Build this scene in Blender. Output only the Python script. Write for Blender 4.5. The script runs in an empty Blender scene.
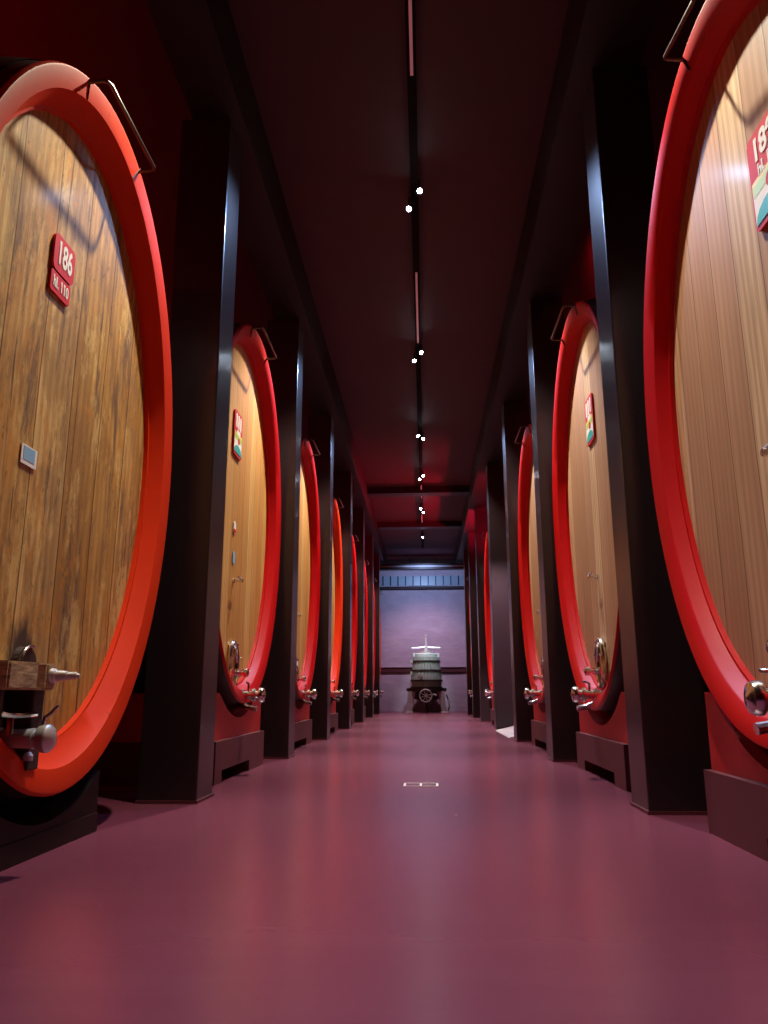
import bpy, bmesh, math, random
from mathutils import Vector, Matrix
random.seed(7)
U = 0.6                      # metres per working unit (camera height = 1 unit)
PI = math.pi
sc = bpy.context.scene
COL = sc.collection

# ------------------------------------------------------------------ materials
def mat(name, color=(.5, .5, .5), rough=.5, metal=0., spec=.5, emit=None, estr=0., coat=0.):
    m = bpy.data.materials.new(name); m.use_nodes = True
    b = m.node_tree.nodes['Principled BSDF']
    b.inputs['Base Color'].default_value = (*color, 1)
    b.inputs['Roughness'].default_value = rough
    b.inputs['Metallic'].default_value = metal
    b.inputs['Specular IOR Level'].default_value = spec
    b.inputs['Coat Weight'].default_value = coat
    b.inputs['Coat Roughness'].default_value = .15
    if emit:
        b.inputs['Emission Color'].default_value = (*emit, 1)
        b.inputs['Emission Strength'].default_value = estr
    return m

def N(m, t, **kw):
    n = m.node_tree.nodes.new(t)
    for k, v in kw.items():
        if k in n.inputs: n.inputs[k].default_value = v
        else: setattr(n, k, v)
    return n
def LK(m, a, b): m.node_tree.links.new(a, b)
def bsdf(m): return m.node_tree.nodes['Principled BSDF']

def mixc(m, fac, a, b, mode='MIX'):
    n = N(m, 'ShaderNodeMix', data_type='RGBA', blend_type=mode)
    def put(i, v):
        if isinstance(v, (tuple, list)): n.inputs[i].default_value = (*v[:3], 1)
        elif isinstance(v, (int, float)): n.inputs[i].default_value = v
        else: LK(m, v, n.inputs[i])
    put(0, fac); put(6, a); put(7, b)
    return n.outputs[2]
def math_(m, op, a, b=None, c=None):
    n = N(m, 'ShaderNodeMath', operation=op)
    for i, v in enumerate((a, b, c)):
        if v is None: continue
        if isinstance(v, (int, float)): n.inputs[i].default_value = v
        else: LK(m, v, n.inputs[i])
    return n.outputs[0]
def ramp(m, fac, stops):
    r = N(m, 'ShaderNodeValToRGB'); e = r.color_ramp.elements
    while len(e) > 1: e.remove(e[-1])
    e[0].position = stops[0][0]; c0 = stops[0][1]
    e[0].color = (*c0, 1) if isinstance(c0, tuple) else (c0, c0, c0, 1)
    for p, c in stops[1:]:
        x = e.new(p); x.color = (*c, 1) if isinstance(c, tuple) else (c, c, c, 1)
    LK(m, fac, r.inputs[0]); return r.outputs[0]
def objc(m):
    t = N(m, 'ShaderNodeTexCoord'); return t.outputs['Object']
def mapped(m, vec, scale, loc=(0, 0, 0)):
    n = N(m, 'ShaderNodeMapping'); n.inputs['Scale'].default_value = scale; n.inputs['Location'].default_value = loc
    LK(m, vec, n.inputs['Vector']); return n.outputs[0]
def noise(m, vec, scale=5., detail=4., rough=.6, dist=0.):
    n = N(m, 'ShaderNodeTexNoise', Scale=scale, Detail=detail, Roughness=rough, Distortion=dist)
    LK(m, vec, n.inputs['Vector']); return n.outputs['Fac']
def bump(m, h, strength=.3, dist=.01):
    n = N(m, 'ShaderNodeBump', Strength=strength, Distance=dist)
    LK(m, h, n.inputs['Height']); LK(m, n.outputs[0], bsdf(m).inputs['Normal'])

def plank_wood(name, base, light, dark, width, aged=False, seed=0., rough=.5):
    """vertical oak boards: object Y runs across the boards, Z along the grain"""
    m = mat(name, base, rough)
    co = objc(m)
    sep = N(m, 'ShaderNodeSeparateXYZ'); LK(m, co, sep.inputs[0])
    wob = noise(m, mapped(m, co, (1, 1, .5), (seed, 0, 0)), 1.1, 1)
    yy = math_(m, 'ADD', math_(m, 'DIVIDE', sep.outputs[1], width), math_(m, 'MULTIPLY', wob, .35))
    yy = math_(m, 'ADD', yy, 50.3 + seed)
    idx = math_(m, 'FLOOR', yy); fr = math_(m, 'FRACT', yy)
    wn = N(m, 'ShaderNodeTexWhiteNoise', noise_dimensions='1D'); LK(m, idx, wn.inputs['W'])
    rv = wn.outputs['Value']
    # per-board shifted coordinates
    comb = N(m, 'ShaderNodeCombineXYZ')
    LK(m, math_(m, 'MULTIPLY', rv, 17.), comb.inputs[0])
    LK(m, sep.outputs[1], comb.inputs[1]); LK(m, math_(m, 'ADD', sep.outputs[2], math_(m, 'MULTIPLY', rv, 5.)), comb.inputs[2])
    pv = comb.outputs[0]
    fine = noise(m, mapped(m, pv, (1, 45, 1.6)), 2.2, 5, .65, .3)
    cath = N(m, 'ShaderNodeTexWave', Scale=1.0, Distortion=7.0, Detail=2.0)
    cath.inputs['Detail Scale'].default_value = .7
    cath.bands_direction = 'Y'
    LK(m, mapped(m, pv, (1, 6, .55)), cath.inputs['Vector'])
    broad = noise(m, mapped(m, pv, (1, 2.5, .5)), 1.6, 3)
    c = mixc(m, ramp(m, rv, [(.2, 0.), (.8, 1.)]), base, light)
    c = mixc(m, math_(m, 'MULTIPLY', ramp(m, cath.outputs['Fac'], [(.25, 0.), (.8, 1.)]), .42), c, dark)
    c = mixc(m, math_(m, 'MULTIPLY', ramp(m, fine, [(.38, 0.), (.68, 1.)]), .45), c, dark)
    c = mixc(m, math_(m, 'MULTIPLY', ramp(m, broad, [(.38, 0.), (.62, 1.)]), .40), c, dark)
    hue = math_(m, 'FRACT', math_(m, 'MULTIPLY', rv, 7.13))
    c = mixc(m, math_(m, 'MULTIPLY', hue, .35), c, (base[0] * .95, base[1] * .70, base[2] * .75))
    if aged:
        big = noise(m, mapped(m, co, (1, 2.0, .9), (3 + seed, 0, 0)), 1.5, 8, .72, .8)
        c = mixc(m, math_(m, 'MULTIPLY', ramp(m, big, [(.47, 0.), (.56, 1.)]), .55), c, (.25, .115, .035))
        st = noise(m, mapped(m, co, (1, 5.0, .8), (7 + seed, 0, 0)), 1.7, 9, .74, .5)
        c = mixc(m, math_(m, 'MULTIPLY', ramp(m, st, [(.53, 0.), (.61, 1.)]), .72), c, (.105, .062, .048))
        st2 = noise(m, mapped(m, co, (1, 2.2, 1.2), (9, 2, 0)), 3.1, 9, .8, .4)
        c = mixc(m, math_(m, 'MULTIPLY', ramp(m, st2, [(.53, 0.), (.60, 1.)]), .55), c, (.55, .22, .03))
        gold = noise(m, mapped(m, co, (1, 3.0, 1.), (1, 8, 3)), 2.0, 8, .75)
        c = mixc(m, math_(m, 'MULTIPLY', ramp(m, gold, [(.54, 0.), (.62, 1.)]), .5), c, (.80, .55, .20))
        crk = noise(m, mapped(m, co, (1, 16, .45), (2, 4, 5)), 2.0, 6, .6, .2)
        c = mixc(m, math_(m, 'MULTIPLY', ramp(m, crk, [(.63, 0.), (.68, 1.)]), .8), c, (.06, .035, .03))
        pit = noise(m, mapped(m, co, (1, 14, 5)), 3.5, 7, .75)
        c = mixc(m, math_(m, 'MULTIPLY', ramp(m, pit, [(.60, 0.), (.66, 1.)]), .7), c, (.05, .03, .03))
        # old wine stain soaked into the boards around the door
        dy_ = math_(m, 'DIVIDE', math_(m, 'ADD', sep.outputs[1], .27 * U), .19 * U)
        dz_ = math_(m, 'DIVIDE', math_(m, 'SUBTRACT', sep.outputs[2], 1.22 * U), .30 * U)
        rr = math_(m, 'SQRT', math_(m, 'ADD', math_(m, 'MULTIPLY', dy_, dy_), math_(m, 'MULTIPLY', dz_, dz_)))
        rr = math_(m, 'ADD', rr, math_(m, 'MULTIPLY', math_(m, 'SUBTRACT', noise(m, mapped(m, co, (1, 3, 1)), 6., 6, .7), .5), 1.4))
        c = mixc(m, ramp(m, rr, [(.55, .92), (1.15, 0.)]), c, (.035, .026, .03))
    edge = math_(m, 'MINIMUM', fr, math_(m, 'SUBTRACT', 1., fr))
    seam = ramp(m, edge, [(0, 0.), (.022, 1.)])
    c = mixc(m, seam, tuple(x * .28 for x in dark), c)
    LK(m, c, bsdf(m).inputs['Base Color'])
    h = mixc(m, .25, seam, fine)
    bump(m, h, .35, .006)
    bsdf(m).inputs['Specular IOR Level'].default_value = .3
    bsdf(m).inputs['Coat Weight'].default_value = .04
    bsdf(m).inputs['Coat Roughness'].default_value = .16
    return m

def paint(name, color, rough=.4, chips=0., chipcol=(.05, .02, .015), var=.25, coat=.0):
    m = mat(name, color, rough, coat=coat)
    co = objc(m)
    n1 = noise(m, co, 2.5, 4)
    c = mixc(m, math_(m, 'MULTIPLY', ramp(m, n1, [(.3, 0.), (.75, 1.)]), var), color, tuple(x * .55 for x in color))
    if chips:
        n2 = noise(m, co, 9.0, 6, .7)
        c = mixc(m, math_(m, 'MULTIPLY', ramp(m, n2, [(.66, 0.), (.69, 1.)]), chips), c, chipcol)
    LK(m, c, bsdf(m).inputs['Base Color'])
    bump(m, noise(m, co, 30., 4), .12, .004)
    return m

M = {}
M['wood_aged'] = plank_wood('aged oak boards', (.60, .345, .085), (.94, .70, .29), (.20, .085, .022), .30, True, 0.3, .5)
M['wood_l'] = plank_wood('golden oak boards', (.62, .33, .085), (.86, .58, .20), (.36, .15, .035), .19, False, 1.7, .5)
M['wood_r'] = plank_wood('pale oak boards', (.44, .26, .13), (.84, .62, .35), (.26, .13, .06), .24, False, 4.1, .5)
def flat(m, v):
    bsdf(m).inputs['Specular IOR Level'].default_value = v; return m
M['rim_orange'] = paint('orange red gloss paint', (.70, .036, .006), .50, .55, (.12, .02, .01), .25, .0)
M['rim_red'] = paint('bright red gloss paint', (.50, .001, .004), .44, 0, var=.2)
M['rim_vermilion'] = paint('vermilion gloss paint', (.82, .035, .005), .42, 0, var=.1, coat=.08)
for k_ in ('rim_orange', 'rim_red', 'rim_vermilion'): flat(M[k_], .22)
M['saddle'] = paint('red painted saddle', (.50, .012, .012), .5, .0, var=.2)
M['stave'] = paint('dark stave varnish', (.050, .022, .024), .45, var=.4)
M['hoop'] = mat('dark painted hoop', (.05, .045, .05), .4, .6)
M['column'] = paint('dark aubergine column paint', (.022, .011, .015), .36, .25, (.10, .05, .06), .2, .30)
M['plinth'] = paint('maroon plinth paint', (.115, .020, .028), .5, .2, (.2, .1, .1), .25)
M['plinth_shaded'] = paint('maroon plinth with painted shade', (.022, .005, .006), .6, .1, (.1, .04, .04), .25)  # plinth maroon with the shade under the nearest left cask put into its colour
flat(M['plinth_shaded'], .15)
flat(M['rim_orange'], .12)
M['ceil'] = paint('dark maroon ceiling paint', (.068, .011, .021), .7, var=.35)
M['beam'] = paint('black maroon beam paint', (.014, .005, .007), .5, var=.3)
M['wallside'] = paint('red brown wall paint', (.14, .02, .02), .8, var=.4)
M['steel'] = mat('polished steel', (.72, .73, .75), .18, 1.)
M['steel_dull'] = mat('dull steel', (.62, .63, .66), .42, .75)
M['bracket'] = mat('dark iron bracket', (.10, .075, .075), .35, .8)
M['black'] = mat('black rubber', (.008, .008, .009), .5)
M['track'] = mat('black track metal', (.010, .006, .008), .9, spec=.1)
M['strip'] = mat('glowing pink grey cover strip', (.50, .22, .26), .6, emit=(.5, .16, .19), estr=.28)  # faint glow painted in by emission; the strip is no lit lamp
M['lens'] = mat('glowing lens', (1, 1, 1), .5, emit=(.78, .90, 1.), estr=60.)
M['plate_red'] = mat('red enamel plate', (.60, .010, .018), .5, spec=.3)
M['plate_white'] = mat('white enamel', (.85, .85, .84), .5, spec=.3)
M['plate_yellow'] = mat('yellow print', (.80, .62, .08), .4)
M['plate_teal'] = mat('teal print', (.02, .40, .38), .4)
M['plate_blue'] = mat('pale blue print', (.25, .48, .72), .5)
M['plate_green'] = mat('green print', (.45, .62, .12), .4)
M['bar_print'] = mat('grey blue bars', (.12, .22, .34), .5)
M['white_metal'] = mat('white edge metal', (.8, .8, .8), .4)
M['press_wood'] = paint('weathered grey green staves', (.30, .36, .34), .7, .3, (.08, .08, .07), .4)
M['press_leg'] = paint('grey painted cast leg', (.40, .44, .42), .55, var=.3)
M['press_lid'] = paint('pale blue green press lid', (.50, .62, .62), .5, var=.2)
M['press_iron'] = paint('old black iron', (.03, .03, .032), .45, var=.3)
M['screw'] = mat('bright screw steel', (.78, .82, .84), .35, .7)

def block_wood(name, base, dark):
    m = mat(name, base, .6)
    co = objc(m)
    n = noise(m, mapped(m, co, (5, 5, 22)), 2.2, 6, .7, .4)
    c = mixc(m, ramp(m, n, [(.35, 0.), (.68, 1.)]), base, dark)
    LK(m, c, bsdf(m).inputs['Base Color']); bump(m, n, .5, .006)
    return m
M['yoke'] = block_wood('worn yoke wood', (.62, .43, .23), (.16, .09, .05))
M['wet_wood'] = block_wood('wine soaked wood', (.055, .022, .014), (.012, .006, .005))

def floor_mat():
    m = mat('burgundy resin floor', (.16, .05, .08), .3)
    co = objc(m)
    n1 = noise(m, mapped(m, co, (1, .35, 1)), .9, 5, .6, .3)
    n2 = noise(m, mapped(m, co, (.5, 3., 1)), 2.5, 6, .65)
    n3 = noise(m, co, 22., 3)
    c = mixc(m, ramp(m, n1, [(.3, 0.), (.7, 1.)]), (.180, .042, .078), (.135, .030, .058))
    c = mixc(m, math_(m, 'MULTIPLY', ramp(m, n2, [(.45, 0.), (.8, 1.)]), .14), c, (.24, .09, .125))
    sc_ = ramp(m, noise(m, mapped(m, co, (3, 1.2, 1), (5, 1, 0)), 4.5, 7, .75), [(.77, 0.), (.80, 1.)])
    c = mixc(m, math_(m, 'MULTIPLY', sc_, .25), c, (.34, .22, .27))
    LK(m, c, bsdf(m).inputs['Base Color'])
    r = math_(m, 'ADD', math_(m, 'MULTIPLY', n1, .10), .21)
    LK(m, r, bsdf(m).inputs['Roughness'])
    return m
M['floor'] = floor_mat()

def endwall_mat():
    m = mat('grey mauve plaster', (.40, .34, .40), .75)
    co = objc(m)
    n1 = noise(m, mapped(m, co, (1, 1, 2.2)), 1.3, 8, .7, .6)
    n2 = noise(m, mapped(m, co, (.6, 1, 5.)), 2.2, 6, .7)
    c = mixc(m, ramp(m, n1, [(.3, 0.), (.75, 1.)]), (.30, .24, .30), (.42, .35, .41))
    c = mixc(m, math_(m, 'MULTIPLY', ramp(m, n2, [(.55, 0.), (.72, 1.)]), .35), c, (.55, .46, .50))
    LK(m, c, bsdf(m).inputs['Base Color']); bump(m, n1, .4, .02)
    return m
M['endwall'] = endwall_mat()

# ------------------------------------------------------------------ mesh helpers (all lengths in working units)
class MB:
    def __init__(s): s.bm = bmesh.new()
    def v(s, p): return s.bm.verts.new(Vector(p) * U)
    def face(s, vs):
        try: return s.bm.faces.new(vs)
        except ValueError: return None
    def box(s, x0, x1, y0, y1, z0, z1, bev=0.):
        vs = [s.v((x, y, z)) for x in (x0, x1) for y in (y0, y1) for z in (z0, z1)]
        fs = [s.face([vs[i] for i in q]) for q in ((0, 1, 3, 2), (4, 6, 7, 5), (0, 4, 5, 1), (2, 3, 7, 6), (0, 2, 6, 4), (1, 5, 7, 3))]
        if bev:
            es = set(e for f in fs for e in f.edges)
            bmesh.ops.bevel(s.bm, geom=list(es), offset=bev * U, segments=2, affect='EDGES', profile=.6)
        return s
    def prism(s, pts, axis, a0, a1, bev=0.):
        """closed 2-D outline extruded along an axis; pts are in the two other axes in order"""
        def mk(p, a):
            return {'x': (a, p[0], p[1]), 'y': (p[0], a, p[1]), 'z': (p[0], p[1], a)}[axis]
        A = [s.v(mk(p, a0)) for p in pts]; B = [s.v(mk(p, a1)) for p in pts]
        n = len(pts)
        fs = [s.face(A), s.face(list(reversed(B)))]
        for i in range(n): fs.append(s.face([A[i], A[(i + 1) % n], B[(i + 1) % n], B[i]]))
        if bev:
            es = set(e for f in fs if f for e in f.edges)
            bmesh.ops.bevel(s.bm, geom=list(es), offset=bev * U, segments=2, affect='EDGES')
        return s
    def rings(s, rs, cap0=True, cap1=True, closed=False):
        R = [[s.v(p) for p in r] for r in rs]; n = len(R[0])
        seq = list(zip(R, R[1:])) + ([(R[-1], R[0])] if closed else [])
        for a, b in seq:
            for i in range(n): s.face([a[i], a[(i + 1) % n], b[(i + 1) % n], b[i]])
        if not closed:
            if cap0: s.face(list(reversed(R[0])))
            if cap1: s.face(R[-1])
        return s
    def cyl(s, p, q, r, r2=None, n=20, caps=True):
        p, q = Vector(p), Vector(q); r2 = r if r2 is None else r2
        d = (q - p).normalized(); u = d.orthogonal().normalized(); w = d.cross(u)
        f = lambda c, rr: [c + (u * math.cos(t) + w * math.sin(t)) * rr for t in [2 * PI * i / n for i in range(n)]]
        return s.rings([f(p, r), f(q, r2)], caps, caps)
    def lathe(s, p, d, prof, n=24):
        """prof: (distance along d, radius)"""
        p, d = Vector(p), Vector(d).normalized(); u = d.orthogonal().normalized(); w = d.cross(u)
        return s.rings([[p + d * a + (u * math.cos(t) + w * math.sin(t)) * max(r, .0005) for t in [2 * PI * i / n for i in range(n)]] for a, r in prof])
    def tube(s, path, r, n=10, closed=False, flat=None):
        P = [Vector(p) for p in path]; rs = []; prev = None
        for i, p in enumerate(P):
            a = P[i - 1] if (i or closed) else P[0]; b = P[(i + 1) % len(P)] if (i < len(P) - 1 or closed) else P[-1]
            d = (b - a).normalized()
            if prev is None: u = d.orthogonal().normalized()
            else:
                u = prev - d * prev.dot(d)
                u = u.normalized() if u.length > 1e-6 else d.orthogonal().normalized()
            prev = u; w = d.cross(u)
            rs.append([p + u * math.cos(t) * r + w * math.sin(t) * (flat or r) for t in [2 * PI * k / n for k in range(n)]])
        return s.rings(rs, closed=closed)
    def build(s, name, m, parent=None, smooth=True):
        bmesh.ops.recalc_face_normals(s.bm, faces=s.bm.faces)
        me = bpy.data.meshes.new(name); s.bm.to_mesh(me); s.bm.free()
        for mm in (m if isinstance(m, list) else [m]): me.materials.append(mm)
        if smooth:
            for p in me.polygons: p.use_smooth = True
            me.set_sharp_from_angle(angle=math.radians(35))
        o = bpy.data.objects.new(name, me); COL.objects.link(o)
        if parent: o.parent = parent
        return o

def tag(o, label, cat, group=None, kind=None):
    if label: o['label'] = label
    if cat: o['category'] = cat
    if group: o['group'] = group
    if kind: o['kind'] = kind
    return o
def empty(name, loc, rz=0., label=None, cat=None, group=None):
    o = bpy.data.objects.new(name, None); COL.objects.link(o)
    o.empty_display_size = .2
    o.location = Vector(loc) * U; o.rotation_euler = (0, 0, rz)
    return tag(o, label, cat, group)
def struct(o): o['kind'] = 'structure'; return o

def text_mesh(name, body, size, m, parent, origin, depth=.004, bold=.0, sx=1.):
    """text lying in the local YZ plane, reading along +Y, facing +X"""
    cu = bpy.data.curves.new(name, 'FONT'); cu.body = body; cu.size = size * U; cu.extrude = depth * U
    cu.align_x = 'CENTER'; cu.align_y = 'CENTER'; cu.offset = bold * U
    tmp = bpy.data.objects.new('tmp', cu); COL.objects.link(tmp)
    dg = bpy.context.evaluated_depsgraph_get(); dg.update()
    me = bpy.data.meshes.new_from_object(tmp.evaluated_get(dg))
    bpy.data.objects.remove(tmp); me.name = name
    me.transform(Matrix.Scale(sx, 4, (1, 0, 0)))
    R = Matrix(((0, 0, 1, 0), (1, 0, 0, 0), (0, 1, 0, 0), (0, 0, 0, 1)))
    me.transform(R); me.transform(Matrix.Translation(Vector(origin) * U))
    me.materials.clear(); me.materials.append(m)
    o = bpy.data.objects.new(name, me); COL.objects.link(o); o.parent = parent
    return o

# ------------------------------------------------------------------ room
XL, XR = -2.12, 1.83          # aisle faces of the column rows
WX = 7.0                      # side walls
YW = 40.8; YB = -4.0; ZC = 8.1
o = MB().box(-WX - .2, WX + .2, YB, YW + .3, -.2, 0).build('floor', M['floor'], smooth=False); struct(o)
o = MB().box(-WX - .2, WX + .2, YB, YW + .3, ZC, ZC + .2).build('ceiling', M['ceil'], smooth=False); struct(o)
for nm, x0, x1 in (('wall_left', -WX - .2, -WX), ('wall_right', WX, WX + .2)):
    struct(MB().box(x0, x1, YB, YW + .3, 0, ZC).build(nm, M['wallside'], smooth=False))
struct(MB().box(-WX, WX, YW, YW + .25, 0, ZC).build('wall_end', M['endwall'], smooth=False))
struct(MB().box(-WX, WX, YB - .2, YB, -.2, ZC + .2).build('wall_back', M['wallside'], smooth=False))
# dark rail across the end wall with its bright ledge
struct(MB().box(-2.9, 2.9, YW - .10, YW, 1.98, 2.22).build('trim_1', paint('oxblood rail', (.06, .008, .014), .6), smooth=False))
struct(MB().box(-2.9, 2.9, YW - .16, YW, 2.22, 2.26).build('trim_2', M['endwall'], smooth=False))
# grille band of panes high on the end wall
w = MB().box(-2.6, 2.6, YW - .05, YW, 6.50, 7.0)
o = struct(w.build('window_1', mat('frosted pane', (.22, .30, .38), .35), smooth=False))
gb = MB()
for i in range(14): gb.box(-2.6 + i * .4 - .025, -2.6 + i * .4 + .025, YW - .10, YW - .05, 6.50, 7.0)
gb.build('window_mullions', M['beam'], o, smooth=False)
w2 = struct(MB().box(-2.0, 2.0, YW - .06, YW, 7.42, 7.92).build('window_2', mat('blue grey panel', (.10, .15, .19), .5), smooth=False))
gb = MB()
for x in (-2.0, -.75, .65, 2.0): gb.box(x - .02, x + .02, YW - .09, YW - .05, 7.42, 7.92)
gb.build('window_mullions', M['beam'], w2, smooth=False)
o = MB().box(-2.8, 2.8, 38.3, 38.7, 7.0, 7.28).build('cross_beam', M['beam'], smooth=False)
tag(o, 'dark horizontal beam spanning the aisle high in front of the end wall', 'beam')
b = MB().cyl((-2.7, 38.255, 7.14), (2.7, 38.255, 7.14), .05)
tag(b.build('conduit_pipe', paint('grey pipe paint', (.22, .2, .22), .6)), 'thin grey pipe running along the front of the high cross beam', 'pipe')
b = MB().cyl((-2.7, 40.73, 6.35), (2.7, 40.73, 6.35), .09)
struct(b.build('trim_3', M['beam']))

# longitudinal beams resting on the column rows
for nm, x0, x1, lab in (('l', XL - .05, XL - .05 + .55, 'left'), ('r', XR - .45, XR + .05, 'right')):
    pass
o = MB().box(-2.55, -1.98, YB, YW, 7.35, ZC).build('ceiling_beam', M['beam'], smooth=False)
tag(o, 'long dark beam carried by the left row of columns', 'beam')
o = MB().box(1.62, 2.32, YB, YW, 7.35, ZC).build('ceiling_beam', M['beam'], smooth=False)
tag(o, 'long dark beam carried by the right row of columns', 'beam')

for k, yb in enumerate((26.4, 32.2)):
    o = MB().box(-1.98, 1.62, yb, yb + .5, 7.86, ZC).build('ceiling_joist', M['beam'], smooth=False)
    tag(o, 'dark joist crossing the red-lit ceiling, the %s one' % ('nearer', 'farther')[k], 'joist')
# ------------------------------------------------------------------ columns
ORD = ['nearest', 'second', 'third', 'fourth', 'fifth', 'sixth', 'seventh', 'eighth', 'ninth']
LY = [7.37, 12.2, 16.94, 21.8, 26.5, 31.3, 35.9]
RY = [6.87, 11.78, 16.35, 21.1, 26.6, 31.0, 35.0]
def column(x_in, sx, y0, label, group, w=.56):
    e = empty('column', (x_in, y0, 0), 0, label, 'column', group)
    a, b_ = sorted((0, -sx * w))
    s = MB().box(a, b_, 0, .54, 0, 7.35, .015).build('shaft', M['column'], e, smooth=False)
    k = MB().box(a - .012, b_ + .012, -.012, .552, 0, .03).build('base_trim', M['plinth'], e, smooth=False)
    return e
for i, y in enumerate(LY):
    column(XL, 1, y, '%s dark square column from the camera in the left row' % ORD[i], 'columns of the left row')
for i, y in enumerate(RY):
    column(XR, -1, y, '%s dark square column from the camera in the right row' % ORD[i], 'columns of the right row')

# ------------------------------------------------------------------ casks
def ell(a, b_, x, zc, n=96, yc=0.):
    return [(x, yc + a * math.cos(t), zc + b_ * math.sin(t)) for t in [2 * PI * i / n for i in range(n)]]

def cask(X, side, Y, a, b_, zc, wood, rimm, label, group, plate=None, old=False, detail=True, hoopy=True, notch=(-.85, .55), bdy=0., fy=0.):
    """local frame: +x out of the head into the aisle, y to the reader's right, z up; origin on the floor under the rim"""
    rz = 0 if side < 0 else PI
    e = empty('wine_cask', (X, Y, 0), rz, label, 'cask', group)
    L = 3.3; t = .21; tv = .30 if old else .23; dep = .20; ch = .03 if old else .055
    # stave body with its bilge
    rs = []
    for k in range(15):
        u = k / 14; s = 1 + .065 * math.sin(PI * u) - (.004 if k == 0 else 0)
        rs.append(ell(a * s, b_ * s, -.025 - (L - .025) * u, zc))
    MB().rings(rs, cap0=False).build('stave_body', M['stave'], e)
    # red rim: outer lip, front face, inner chime
    R = [ell(a * 1.004, b_ * 1.004, -.030, zc), ell(a + .002, b_ + .002, -.012, zc), ell(a - .006, b_ - .006, -.002, zc), ell(a - .018, b_ - .018, 0, zc),
         ell(a - .145, b_ - .155, -ch, zc), ell(a - .152, b_ - .165, -ch - .012, zc),
         ell(a - t + .01, b_ - tv + .01, -dep * .78, zc), ell(a - t - .01, b_ - tv - .01, -dep * .80, zc), ell(a - t - .016, b_ - tv - .016, -dep - .03, zc)]
    MB().rings(R, cap0=False, cap1=False).build('rim', rimm, e)
    # wooden head, very slightly dished
    ah, bh = a - t - .005, b_ - tv - .005
    hm = MB(); ring = []
    for k in range(7):
        s = 1 - k / 7
        ring.append(ell(ah * s, bh * s, -dep - .008 * (1 - s * s), zc))
    hm.rings(ring, cap0=False)
    hm.build('head', wood, e)
    for x0 in ((-.16, -.42, -.85, -1.4) if hoopy else ()):
        rr = []
        for x in (x0, x0 - .12):
            s = 1 + .065 * math.sin(PI * (-x - .06) / (L - .06)) + .004
            rr.append(ell(a * s, b_ * s, x, zc))
        MB().rings(rr, False, False).build('hoop', M['hoop'], e)
    # bracket bar standing off the top of the rim
    g = MB(); dy = .50
    def top(y, off=0.): return zc + (b_ + off) * math.sqrt(max(0, 1 - (y / (a + off)) ** 2))
    ends = [(bdy - dy, top(bdy - dy) - .03), (bdy + dy, top(bdy + dy) - .03)]
    (y0, z0), (y1, z1) = ends
    g.tube([(-.02, y0, z0 - .01), (.10, y0, z0), (.13, y0 + .01, z0), (.145, y0 + .04, z0 + (z1 - z0) * .04), (.145, y1 - .04, z1 - (z1 - z0) * .04), (.13, y1 - .01, z1), (.10, y1, z1), (-.02, y1, z1 - .01)], .014, 8)
    br = g.build('bracket_bar', M['bracket'], e)
    for yy, zz in ends:
        n_ = Vector((0, yy / a ** 2, (zz - zc) / b_ ** 2)).normalized()
        p0 = Vector((.004, yy, zz + .02)); p1 = p0 - n_ * .14; p1.x = -.032
        MB().tube([p0, p1], .006, 6, flat=.012).build('strap', M['bracket'], br)
    hx = -dep - .005
    # ---- saddle and plinth (the cradle it rests in) are a thing of their own
    pw = 1.30 if not old else .80
    c = empty('cask_cradle', (X - (-side) * 0, Y, 0), rz, label_c(label), 'cradle', 'cradles under the casks')
    zp = .46; off = 0.045
    # saddle outline follows the bilged body
    smax = 1.065
    pts = [(-pw, zp), (pw, zp)]
    xs = [pw - 2 * pw * k / 28 for k in range(29)]
    ztop = .99 if not old else .90
    top_ = []
    for y in xs:
        aa, bb = a * smax + .01, b_ * smax + .01
        zz = zc - bb * math.sqrt(max(0, 1 - (y / aa) ** 2))
        top_.append((y, max(min(ztop, zz), .01)))
    zl = min(z for _, z in top_)
    zp2 = min(zp, zl - .05); xf = -.03 if not old else -.05
    pts = [(-pw, zp2), (pw, zp2)] + top_
    MB().prism(pts, 'x', -2.6, -.09 if not old else -.06).build('saddle', M['saddle'] if not old else M['plinth_shaded'], c, smooth=False)
    pb = MB()
    nz = .135; ny0, ny1 = notch
    out = [(-pw, 0), (ny0, 0), (ny0, nz), (ny1, nz), (ny1, 0), (pw, 0), (pw, zp2), (-pw, zp2)]
    A = [pb.v((-2.7, y, z)) for y, z in out]; B = [pb.v((xf, y, z)) for y, z in out]
    def cap(V):
        pb.face([V[0], V[1], V[2], V[7]]); pb.face([V[2], V[3], V[6], V[7]]); pb.face([V[3], V[4], V[5], V[6]])
    cap(A); cap(B)
    for i in range(8): pb.face([A[i], A[(i + 1) % 8], B[(i + 1) % 8], B[i]])
    pb.build('plinth', M['plinth'] if not old else M['plinth_shaded'], c, smooth=False)

    if old:
        yoke(e, hx, zc, b_, t)
    else:
        fittings(e, hx, zc - b_, detail, fy)
    if plate: plate(e, hx)
    return e

def label_c(l):
    return CRADLE_LABEL

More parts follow.
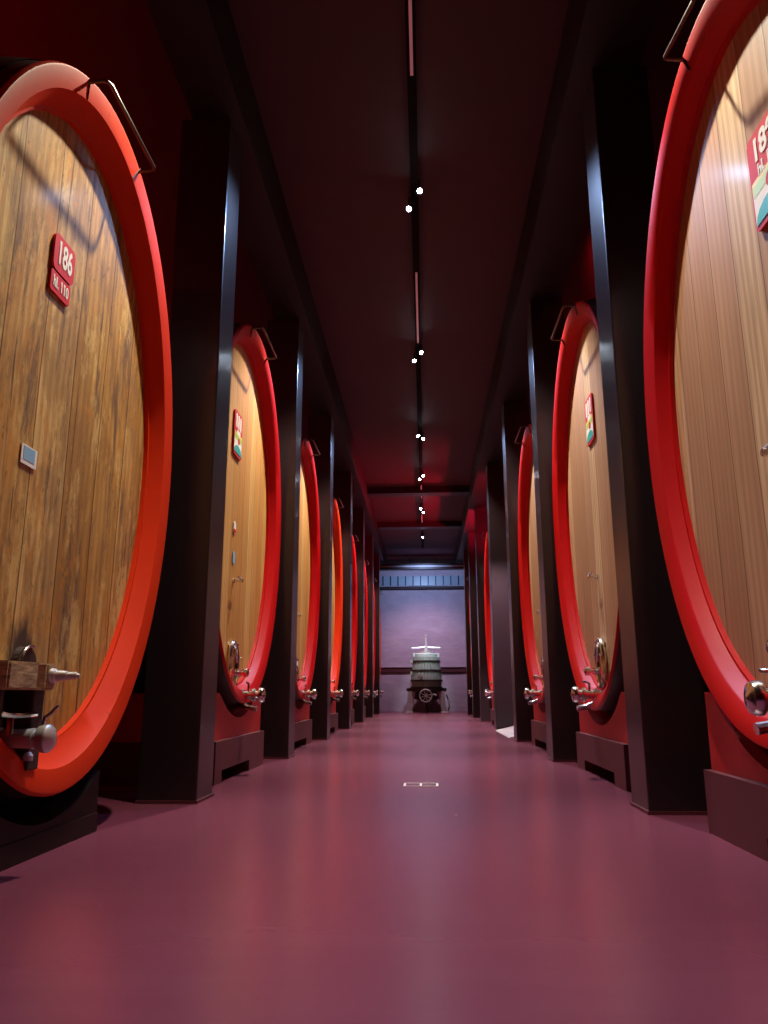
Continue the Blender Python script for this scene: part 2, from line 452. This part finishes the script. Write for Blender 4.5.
def fittings(e, hx, zb, detail, fy=0.):
    """steel manhole with clamp, outlet tap with valve and drain spout"""
    z0 = 1.32; zt = .96; yd = -.12 + fy
    d = MB()
    # raised oval frame of the hatch
    pts = []
    for k in range(28):
        t = 2 * PI * k / 28
        pts.append((hx + .035, yd + .20 * math.cos(t), z0 + .30 * math.sin(t) * (1.0 if math.sin(t) > 0 else .95)))
    d.tube(pts, .035, 8, closed=True)
    for k in range(8):
        t = 2 * PI * (k + .5) / 8
        d.lathe((hx + .05, yd + .20 * math.cos(t), z0 + .30 * math.sin(t)), (1, 0, 0), [(0, .018), (.02, .018), (.035, .010)], 8)
    d.build('hatch_frame', M['steel'], e)
    k = MB().box(hx, hx + .02, yd - .17, yd + .17, z0 - .27, z0 + .27, .01)
    k.build('hatch_cover', M['wood_l'], e)
    b = MB().box(hx + .06, hx + .11, yd - .24, yd + .24, z0 - .12, z0 - .04, .01)
    cl = b.build('clamp_bar', M['steel'], e)
    MB().lathe((hx + .08, yd, z0 - .08), (1, 0, 0), [(0, .022), (.10, .022), (.10, .05), (.15, .055), (.165, .03)], 16).build('clamp_knob', M['steel'], cl)
    # outlet
    t = MB().lathe((hx, yd + .12, zt), (1, 0, 0), [(0, .10), (.02, .10), (.021, .05), (.13, .048), (.135, .075), (.165, .075), (.17, .052),
                  (.27, .052), (.275, .085), (.31, .085), (.315, .055), (.36, .055), (.365, .095), (.40, .098), (.425, .085), (.435, .04), (.445, .02)], 24)
    tap = t.build('outlet_valve', M['steel'], e)
    MB().tube([(hx + .22, yd + .12, zt + .05), (hx + .22, yd + .12, zt + .13), (hx + .24, yd + .02, zt + .15), (hx + .25, yd - .12, zt + .155)], .014, 8).build('lever', M['steel'], tap)
    MB().tube([(hx + .10, yd + .08, zt - .03), (hx + .14, yd + .03, zt - .10), (hx + .24, yd - .00, zt - .15), (hx + .36, yd - .0, zt - .17)], .035, 10).build('spout', M['steel'], tap)
    # sampling cock, higher on the head
    t = MB().lathe((hx, yd - .04, 2.42), (1, 0, 0), [(0, .03), (.02, .03), (.022, .014), (.10, .014), (.105, .026), (.13, .026)], 12)
    sc_ = t.build('sampling_cock', M['steel'], e)
    MB().cyl((hx + .09, yd - .13, 2.46), (hx + .09, yd + .05, 2.46), .012, n=8).build('cock_handle', M['steel_dull'], sc_)

def yoke(e, hx, zc, b_, t):
    """old wooden man-door: yoke beam with its draw bolt, two wet uprights, big tap between"""
    yc = -.42
    P = [(hx - .02, yc - .55), (hx + .26, yc - .55), (hx + .30, yc - .50), (hx + .30, yc - .18), (hx + .27, yc - .12), (hx + .30, yc - .06), (hx + .30, yc + .05), (hx + .24, yc + .14), (hx - .02, yc + .14)]
    y = MB().prism(P, 'z', 1.015, 1.175, .012).build('yoke_beam', M['yoke'], e, smooth=False)
    MB().lathe((hx + .27, yc + .0, 1.10), (1, .10, .0), [(0, .05), (.05, .045), (.06, .035), (.12, .030), (.125, .024), (.18, .022), (.185, .014), (.20, .012)], 14).build('draw_bolt', M['steel_dull'], y)
    for ya, yb in ((yc - .52, yc - .34), (yc - .0, yc + .14)):
        MB().box(hx - .02, hx + .20, ya, yb, .54, 1.02, .012).build('upright', M['wet_wood'], e, smooth=False)
    MB().box(hx - .02, hx + .035, yc - .36, yc - .02, .60, 1.02).build('door_board', M['wet_wood'], e, smooth=False)
    # half-round top of the door with metal edge above the beam
    out = []
    for k in range(13):
        q = PI * k / 12; out.append((yc + .16 + .12 * math.cos(q), 1.16 + .13 * math.sin(q)))
    dm = MB().prism(out, 'x', hx - .02, hx + .06, .01).build('door_top', M['wet_wood'], e, smooth=False)
    MB().tube([(hx + .07, p[0], p[1]) for p in out[5:]], .010, 8).build('metal_edge', M['steel'], dm)
    # tap
    tp = MB().lathe((hx + .03, yc - .12, .735), (1, 0, 0), [(0, .065), (.05, .065), (.055, .052), (.20, .056), (.26, .060), (.265, .050), (.285, .050), (.29, .074), (.32, .082), (.345, .082), (.365, .066), (.38, .02)], 28)
    tap = tp.build('tap', M['steel_dull'], e)
    MB().tube([(hx + .14, yc - .30, .885), (hx + .15, yc - .20, .87), (hx + .20, yc - .12, .865), (hx + .26, yc - .06, .875)], .018, 8).cyl((hx + .16, yc - .17, .76), (hx + .16, yc - .17, .875), .02, n=10).build('tap_handle', M['steel'], tap)
    MB().tube([(hx + .33, yc - .12, .79), (hx + .34, yc - .12, .855), (hx + .37, yc - .11, .88), (hx + .40, yc - .09, .925)], .012, 8).build('tap_lever', M['steel'], tap)
    MB().lathe((hx + .20, yc + .0, .60), (0, 0, 1), [(0, .03), (.03, .03), (.05, .015)], 10).build('drain_nut', M['steel_dull'], tap)

def rrect(y, z, w, h, r, n=5):
    out = []
    for cx_, cz, a0 in ((y + w / 2 - r, z + h / 2 - r, 0), (y - w / 2 + r, z + h / 2 - r, 90), (y - w / 2 + r, z - h / 2 + r, 180), (y + w / 2 - r, z - h / 2 + r, 270)):
        for k in range(n + 1):
            q = math.radians(a0 + 90 * k / n); out.append((cx_ + r * math.cos(q), cz + r * math.sin(q)))
    return out
def plate186(e, hx):
    y0 = -.25; x = hx + .004
    o = MB().prism(rrect(y0, 4.07, .31, .28, .05), 'x', x, x + .02).build('number_plate', M['plate_red'], e, smooth=False)
    text_mesh('plate_number', '186', .245, M['plate_white'], o, (x + .021, y0, 4.07), .003, .006, .62)
    o2 = MB().prism(rrect(y0 - .01, 3.84, .29, .16, .02), 'x', x, x + .015).build('volume_plate', M['plate_red'], e, smooth=False)
    text_mesh('plate_volume', 'hl. 110', .118, M['plate_white'], o2, (x + .016, y0 - .01, 3.84), .003, .003, .72)
    s = MB().prism(rrect(-.42, 2.52, .20, .13, .003, 1), 'x', x - .002, x + .004).build('barcode_sticker', M['plate_white'], e, smooth=False)
    s['label'] = 'white sticker with pale blue printed field'
    MB().box(x + .004, x + .006, -.495, -.35, 2.485, 2.575).build('print_field', M['plate_blue'], s, smooth=False)

def plate_sign(num, vol, scale=1.0, small=True, z=4.2, dy=-.0):
    def f(e, hx):
        x = hx + .004; h = .72 * scale; w = .50 * scale; y0 = -.05 + dy
        zt = z + h / 2
        o = MB().prism(rrect(y0, z, w, h, .05), 'x', x, x + .02).build('cask_sign', M['plate_red'], e, smooth=False)
        if not num:
            for q in (-1, 0, 1):
                MB().prism(rrect(y0 + q * .11, zt - .16 * scale, .07, .20, .03), 'x', x + .018, x + .023).build('number_mark', M['plate_white'], o, smooth=False)
            MB().prism(rrect(y0 + .02, zt - .33 * scale, .18, .07, .03), 'x', x + .018, x + .023).build('volume_mark', M['plate_white'], o, smooth=False)
        if num: text_mesh('sign_number', num, .24 * scale, M['plate_white'], o, (x + .021, y0, zt - .15 * scale), .003, .007, .95)
        if vol: text_mesh('sign_volume', vol, .125 * scale, M['plate_white'], o, (x + .021, y0 - .02, zt - .31 * scale), .003, .004, .88)
        # printed picture field: yellow ground fading to white, red mark, teal mound
        zb = z - h / 2 + .03
        MB().box(x + .020, x + .0225, y0 - w / 2 + .02, y0 + w / 2 - .02, z - .02, z + .015).build('yellow_band', M['plate_yellow'], o, smooth=False)
        MB().box(x + .020, x + .0225, y0 - w / 2 + .02, y0 + w / 2 - .02, zb + .01, z - .02).build('white_field', M['plate_white'], o, smooth=False)
        MB().box(x + .0225, x + .0235, y0 - w / 2 + .02, y0 + w / 2 - .02, z - .10 * scale, z - .02).build('green_band', M['plate_green'], o, smooth=False)
        pts = [(y0 - w / 2 + .03, zb + .01), (y0 + w / 2 - .03, zb + .01)]
        for k in range(9):
            q = PI * k / 8; pts.append((y0 + (w / 2 - .03) * math.cos(q), zb + .03 + .11 * scale * math.sin(q)))
        MB().prism(pts, 'x', x + .0225, x + .025).build('teal_mound', M['plate_teal'], o, smooth=False)
        MB().lathe((x + .0235, y0 + .03, z - .10 * scale), (1, 0, 0), [(0, .055 * scale), (.003, .055 * scale)], 16).build('red_mark', M['plate_red'], o)
        if small:
            s = MB().prism(rrect(-.22, 3.12, .12, .17, .05), 'x', x, x + .006).build('oval_sticker', M['plate_white'], e, smooth=False)
            MB().box(x + .006, x + .008, -.27, -.17, 3.05, 3.10).build('red_print', M['plate_red'], s, smooth=False)
            s = MB().prism(rrect(-.20, 2.72, .12, .17, .05), 'x', x, x + .006).build('oval_sticker', M['plate_blue'], e, smooth=False)
    return f

def CL(txt):
    global CRADLE_LABEL
    CRADLE_LABEL = txt
GRL, GRR = 'wine casks of the left row', 'wine casks of the right row'
CL('shade-darkened maroon cradle under the nearest left cask, numbered 186')
cask(-2.40, -1, 5.15, 1.80, 2.57, 2.93, M['wood_aged'], M['rim_orange'],
     'nearest left cask of stained aged oak with orange-red rim, plate 186, wooden yoke', GRL, plate186, old=True, notch=(-.78, -.70))
CL('maroon plinth with red saddle under the second left cask')
cask(-2.30, -1, 10.05, 2.0, 2.55, 3.41, M['wood_l'], M['rim_red'],
     'second cask in the left row, golden oak head in a red rim, with stickers', GRL, plate_sign(None, None, .86, True, 4.38, -.25), notch=(-1.0, .4))
left_rest = [(14.85, 'third', 'rim_red'), (19.6, 'fourth', 'rim_vermilion'), (24.35, 'fifth', 'rim_red'), (29.15, 'sixth', 'rim_red'), (33.9, 'seventh', 'rim_red'), (38.5, 'eighth', 'rim_vermilion')]
desc = {'third': 'narrow strip of golden head in a red rim', 'fourth': 'bright vermilion rim and thin strip of golden oak', 'fifth': 'seen as a thin red sliver with a steel valve',
        'sixth': 'a thin red sliver beyond the fifth', 'seventh': 'a hair-thin red edge between two far columns', 'eighth': 'a vermilion edge beside the end wall'}
for y, nm, rm in left_rest:
    CL('maroon plinth with red saddle under the %s left cask' % nm)
    cask(-2.30, -1, y, 1.97, 2.55, 3.41, M['wood_l'], M[rm], '%s cask in the left row, %s' % (nm, desc[nm]), GRL, None, detail=False, hoopy=False)
CL('maroon plinth with bright red saddle under the nearest right cask, numbered 189')
cask(2.00, 1, 4.75, 1.88, 2.51, 3.17, M['wood_r'], M['rim_red'],
     'nearest right cask with crimson rim, pale clean oak head and red sign 189', GRR, plate_sign('189', 'hl. 1', .92, False, 4.20, .48), notch=(-.3, 1.05), bdy=.28, fy=.30)
CL('maroon plinth with red saddle under the second right cask')
cask(2.00, 1, 9.7, 2.0, 2.6, 3.38, M['wood_r'], M['rim_red'],
     'second cask in the right row, full tall oval head in crimson rim', GRR, plate_sign(None, None, .86, False, 4.45, .12), notch=(-.8, .8))
CL('maroon plinth with red saddle under the third right cask')
cask(2.00, 1, 14.3, 1.97, 2.58, 3.38, M['wood_r'], M['rim_red'],
     'third cask in the right row, narrow strip of pale oak in red rim', GRR, None, detail=False, hoopy=False)
CL('plinth under the fourth right cask, beyond the ramp')
cask(2.00, 1, 24.0, 1.97, 2.55, 3.38, M['wood_r'], M['rim_red'],
     'fourth right cask, red sliver beyond the wide lit column', GRR, None, detail=False, hoopy=False)
CL('plinth under the farthest right cask')
cask(2.00, 1, 33.2, 1.9, 2.5, 3.38, M['wood_r'], M['rim_red'],
     'farthest right cask, a dim thin sliver near the end wall', GRR, None, detail=False, hoopy=False)

# ------------------------------------------------------------------ ramp in the side passage, floor hatch
r = MB().prism([(1.80, 0), (3.3, 0), (3.3, .34), (3.2, .34), (1.82, .02)], 'y', 17.6, 20.9)
tag(r.build('ramp', paint('pale grey pink concrete', (.62, .52, .58), .6, var=.2), smooth=False), 'small pale sloping ramp at the foot of the wide column on the right', 'ramp')
e = empty('floor_hatch', (-.07, 8.9, 0), 0, 'small rectangular drain hatch with bright metal edge in the middle of the floor', 'hatch')
f = MB()
f.box(-.19, .19, -.16, -.135, 0, .006); f.box(-.19, .19, .135, .16, 0, .006); f.box(-.19, -.165, -.16, .16, 0, .006); f.box(.165, .19, -.16, .16, 0, .006); f.box(-.012, .012, -.16, .16, 0, .006)
f.build('frame', M['white_metal'], e, smooth=False)
MB().box(-.165, .165, -.135, .135, 0, .003).build('lid', M['floor'], e, smooth=False)

# ------------------------------------------------------------------ lighting track and spotlights
TX = -.06; TZ = ZC - .28
e = empty('lighting_track', (TX, 0, ZC), 0, 'black ceiling track running down the middle of the aisle', 'track')
MB().box(-.055, .055, YB + .2, 38.0, -.10, 0).build('rail', M['track'], e, smooth=False)
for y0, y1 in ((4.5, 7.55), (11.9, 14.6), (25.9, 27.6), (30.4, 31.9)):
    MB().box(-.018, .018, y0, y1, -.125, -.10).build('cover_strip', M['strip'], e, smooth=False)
SP = [(0.01, 9.45, 1), (-.14, 9.85, -1), (0.0, 14.7, 1), (-.14, 15.1, -1), (-.11, 20.0, -1), (0.02, 20.25, 1), (-.10, 24.4, -1), (.01, 24.0, 1), (-.10, 28.6, 1), (0., 29.2, -1), (-.05, 34.2, 1)]
def spot(x, y, sd, label):
    s = empty('track_spotlight', (x, y, TZ), 0, label, 'spotlight', 'spotlights along the ceiling track')
    aim = Vector((.15 * sd, -1.0, -.80)).normalized()
    MB().cyl((0, 0, .18), (0, 0, .02), .012, n=8).build('arm', M['track'], s)
    MB().lathe(-aim * .12, aim, [(0, .045), (.02, .05), (.17, .052), (.175, .046), (.16, .044)], 18).build('housing', M['track'], s)
    MB().lathe(-aim * .12, aim, [(.150, .001), (.150, .036), (.170, .034), (.171, .001)], 18).build('lens', M['lens'], s)
    return s
pos = ['right-hand of the two brightest spots nearest the camera', 'left-hand of the two brightest spots nearest the camera',
       'right-hand spot of the second pair from the camera', 'left-hand spot of the second pair from the camera',
       'left spot in the third cluster from the camera', 'right spot in the third cluster from the camera',
       'left spot in the fourth pair from the camera', 'right spot in the fourth pair from the camera',
       'left spot in the fifth pair from the camera', 'right spot in the fifth pair from the camera', 'farthest single spot near the end wall']
for (x, y, sd), lb in zip(SP, pos): spot(x, y, sd, 'small black track spotlight, ' + lb)

def spotlamp(loc, target, power, size, blend=.6, color=(.92, .95, 1.), rad=.04):
    l = bpy.data.lights.new('lamp', 'SPOT'); l.energy = power; l.spot_size = math.radians(size); l.spot_blend = blend
    l.color = color; l.shadow_soft_size = rad
    o = bpy.data.objects.new('lamp', l); COL.objects.link(o)
    o.location = Vector(loc) * U
    o.rotation_euler = (Vector(target) - Vector(loc)).to_track_quat('-Z', 'Y').to_euler()
    return o
def point(loc, power, color, rad=.05):
    l = bpy.data.lights.new('lamp', 'POINT'); l.energy = power; l.color = color; l.shadow_soft_size = rad
    o = bpy.data.objects.new('lamp', l); COL.objects.link(o); o.location = Vector(loc) * U
    return o
WHT = (.93, .95, 1.)
# nearest casks: spots above the frame
WARM = (1, .88, .66)
spotlamp((-1.35, 6.3, 7.8), (-2.55, 4.7, .6), 700, 62, .9, WARM)
spotlamp((1.05, 5.9, 7.8), (2.1, 4.3, .6), 720, 62, .9, (1, .90, .74))
COOL = (.62, .76, 1.)
lampdefs = [(9.3, 5.2), (14.6, 9.8), (19.9, 14.6), (24.0, 19.4), (28.5, 24.1), (33.9, 29.)]
for i, (yl, yt) in enumerate(lampdefs):
    spotlamp((-.10, yl - .15, TZ - .12), (-2.6, yt + .8, 1.6), 50 if i else 15, 66, .8, COOL)
    spotlamp((0.02, yl - .15, TZ - .12), (2.4, yt + .8, 1.6), 50 if i else 15, 66, .8, COOL)
BLUE = (.38, .56, 1.)
for yl, yc_, yr in ((9.3, 7.6, 7.2), (14.6, 12.5, 12.1), (19.9, 17.2, 16.6), (24.0, 22.1, 21.4), (28.5, 26.8, 26.9)):
    spotlamp((-.10, yl - .15, TZ - .12), (-2.12, yc_, 5.4), 170, 46, .9, BLUE)
    spotlamp((0.02, yl - .15, TZ - .12), (1.85, yr, 5.0), 150, 46, .9, BLUE)
# over each cask bay
for yt in (10.1, 14.9, 19.7, 24.4, 29.2, 33.9):
    spotlamp((-1.15, yt + 1.4, 7.8), (-2.6, yt, 1.2), 760, 66, .8, WARM)
    spotlamp((.9, yt + 1.1, 7.8), (2.3, yt - .3, 1.2), 700, 66, .8, (1, .90, .74))
# down to the floor, thrown back along the aisle
for y in (39.2,):
    spotlamp((-.05, y - .15, 7.4), (-.05, y - 5.5, 0), 220, 70, .9, (.8, .65, 1.))
for y in (4.5, 9.5, 14.8, 20., 24.2, 28.8, 34.):
    spotlamp((-.05, y - .15, TZ - .12), (-.05, y - 4.2, 0), 230, 56, .9, (.38, .52, 1.))
spotlamp((-.05, 36.9, 6.7), (0, 40.8, 5.8), 200, 120, .9, (.38, .56, 1.))
spotlamp((0, 37.0, 7.0), (0, 40.0, .4), 320, 100, .9, (1., .60, .76))
spotlamp((0.1, 34.5, 7.4), (0, 39.0, 2.4), 380, 22, .9, (.75, 1., 1.))
# passage light on the right and pale wash on the wide column
spotlamp((1.2, 15.4, 7.0), (2.1, 21.1, 2.5), 1300, 30, .8, (1, .62, .74))
# red accent lights in the side bays
RED = (1, .008, .006)
for yy, p in ((.5, 26), (6.0, 16), (10.0, 9), (15, 6), (20, 6), (29, 6)):
    point((-5.6, yy, 6.6), p, RED)
spotlamp((3.2, 10.6, 6.9), (4.4, 11.0, 8.1), 200, 130, .5, (1, .005, .02))
for yy, p in ((14.8, 8), (30, 25)):
    point((4.6, yy, 6.6), p, (1, .005, .02))
spotlamp((2.9, 23.5, 6.2), (1.2, 24.5, 8.1), 120, 140, .5, (1, .005, .05))
spotlamp((2.9, 29.0, 6.4), (1.0, 29.0, 8.1), 420, 140, .5, (1, .005, .05))

# ------------------------------------------------------------------ old press at the end wall
def press():
    e = empty('wine_press', (.03, 39.0, 0), 0, 'old basket wine press with hooped staves and tall screw by the end wall', 'wine press')
    for sx in (-1, 1):
        for sy in (-1, 1):
            P = [(sx * .62, sy * .45), (sx * .88, sy * .45)]
            MB().rings([[(sx * .52, sy * .50, 1.02), (sx * .86, sy * .50, 1.02), (sx * .86, sy * .66, 1.02), (sx * .52, sy * .66, 1.02)],
                        [(sx * .66, sy * .54, .45), (sx * .90, sy * .54, .45), (sx * .90, sy * .68, .45), (sx * .66, sy * .68, .45)],
                        [(sx * .72, sy * .56, .08), (sx * .98, sy * .56, .08), (sx * .98, sy * .72, .08), (sx * .72, sy * .72, .08)],
                        [(sx * .68, sy * .54, 0), (sx * 1.04, sy * .54, 0), (sx * 1.04, sy * .76, 0), (sx * .68, sy * .76, 0)]]).build('leg', M['press_leg'], e, smooth=False)
    MB().lathe((0, 0, .55), (0, 0, 1), [(0, .30), (.10, .62), (.42, .80), (.46, .98), (.62, 1.0), (.62, .93), (.50, .86)], 36).build('tray', M['press_iron'], e)
    # slatted basket
    b = MB(); n = 30
    for k in range(n):
        a0 = 2 * PI * k / n; a1 = 2 * PI * (k + .86) / n
        rs = []
        for z, rr in ((1.10, .74), (1.6, .76), (2.1, .71), (2.66, .64)):
            rs.append([(rr * math.cos(a0), rr * math.sin(a0), z), (rr * math.cos(a1), rr * math.sin(a1), z), ((rr - .06) * math.cos(a1), (rr - .06) * math.sin(a1), z), ((rr - .06) * math.cos(a0), (rr - .06) * math.sin(a0), z)])
        b.rings(rs)
    b.build('basket', M['press_wood'], e, smooth=False)
    for z, rr in ((1.16, .77), (1.48, .79), (1.98, .745), (2.42, .69)):
        h = MB().lathe((0, 0, z), (0, 0, 1), [(0, rr - .02), (0, rr + .02), (.07, rr + .02), (.07, rr - .02)], 36).build('hoop', M['press_iron'], e)
    for z in (1.25, 1.78, 2.35):
        MB().box(-.80, -.66, -.30, -.12, z, z + .16, .02).build('latch', M['press_leg'], e, smooth=False)
    MB().box(-.42, -.18, -.86, -.76, 1.72, 1.86, .02).build('latch', M['press_leg'], e, smooth=False)
    MB().lathe((0, 0, 2.45), (0, 0, 1), [(0, .57), (.36, .57), (.40, .54), (.40, .02)], 32).build('lid', M['press_lid'], e)
    MB().box(-.66, .66, -.16, .16, 2.66, 2.86, .02).build('cross_block', M['press_lid'], e, smooth=False)
    MB().lathe((0, 0, 2.86), (0, 0, 1), [(0, .36), (.08, .36), (.10, .18), (.16, .18)], 24).build('nut_plate', M['screw'], e)
    MB().lathe((0, 0, 2.9), (0, 0, 1), [(0, .12), (.15, .10), (.35, .065), (.78, .045), (.80, .07), (.86, .07), (.89, .03)], 20).build('screw', M['screw'], e)
    MB().tube([(-.70, 0, 3.11), (-.3, 0, 3.14), (0, 0, 3.17), (.3, 0, 3.14), (.70, 0, 3.11)], .035, 8).build('handle_bar', M['screw'], e)
    w = MB().tube([(-.05 + .29 * math.cos(t), -1.12, .80 + .29 * math.sin(t)) for t in [2 * PI * k / 28 for k in range(28)]], .035, 8, closed=True).build('hand_wheel', M['press_leg'], e)
    s = MB()
    for k in range(4):
        t = PI * k / 4 + .3
        s.cyl((-.05 - .27 * math.cos(t), -1.12, .80 - .27 * math.sin(t)), (-.05 + .27 * math.cos(t), -1.12, .80 + .27 * math.sin(t)), .018, n=6)
    s.cyl((-.05, -1.15, .80), (-.05, -.75, .80), .05, n=12)
    s.build('spokes', M['press_leg'], w)
    MB().tube([(.18, -1.0, .82), (.34, -1.05, .86), (.46, -1.05, .80)], .05, 8).build('spout', M['press_leg'], e)
    MB().lathe((0, 0, .0), (0, 0, 1), [(0, .14), (.06, .10), (.3, .07), (.6, .07)], 16).build('drain_post', M['press_iron'], e)
    MB().tube([(.95, -.45, .85), (1.06, -.5, .6), (1.10, -.5, .30), (1.04, -.5, .1)], .035, 8).build('side_lever', M['press_iron'], e)
    bx = MB().box(1.02, 1.10, -.56, -.48, .30, .62, .01).build('grip', M['press_lid'], e, smooth=False)
press()

# ------------------------------------------------------------------ camera (one VP down the aisle, slight upward tilt)
F = 768.
fwd = Vector((426 - 384, -(691.5 - 512), F)).normalized()
up = Vector((375 - 384, 2783 + 512, 0)); up.z = -(up.x * fwd.x + up.y * fwd.y) / fwd.z; up.normalize()
# rows: world axes expressed in camera coords (x right, y up, z forward)
xr = up.cross(fwd)
if xr.x < 0: xr = -xr
# camera basis in world coords
cr = Vector((xr.x, fwd.x, up.x)); cu_ = Vector((xr.y, fwd.y, up.y)); cf = Vector((xr.z, fwd.z, up.z))
mw = Matrix((( cr.x, cu_.x, -cf.x, 0), (cr.y, cu_.y, -cf.y, 0), (cr.z, cu_.z, -cf.z, 1.0 * U), (0, 0, 0, 1)))
cd = bpy.data.cameras.new('camera'); co = bpy.data.objects.new('camera', cd); COL.objects.link(co)
co.matrix_world = mw
cd.sensor_fit = 'VERTICAL'; cd.sensor_height = 36.; cd.lens = 36. * F / 1024.
cd.clip_start = .05; cd.clip_end = 200
sc.camera = co

wd = bpy.data.worlds.new('world'); sc.world = wd; wd.use_nodes = True
wd.node_tree.nodes['Background'].inputs[0].default_value = (.02, .004, .006, 1)
wd.node_tree.nodes['Background'].inputs[1].default_value = .3
vs = sc.view_settings; vs.view_transform = 'Standard'; vs.look = 'None'; vs.exposure = 0.; vs.gamma = 1.
vs.use_curve_mapping = False
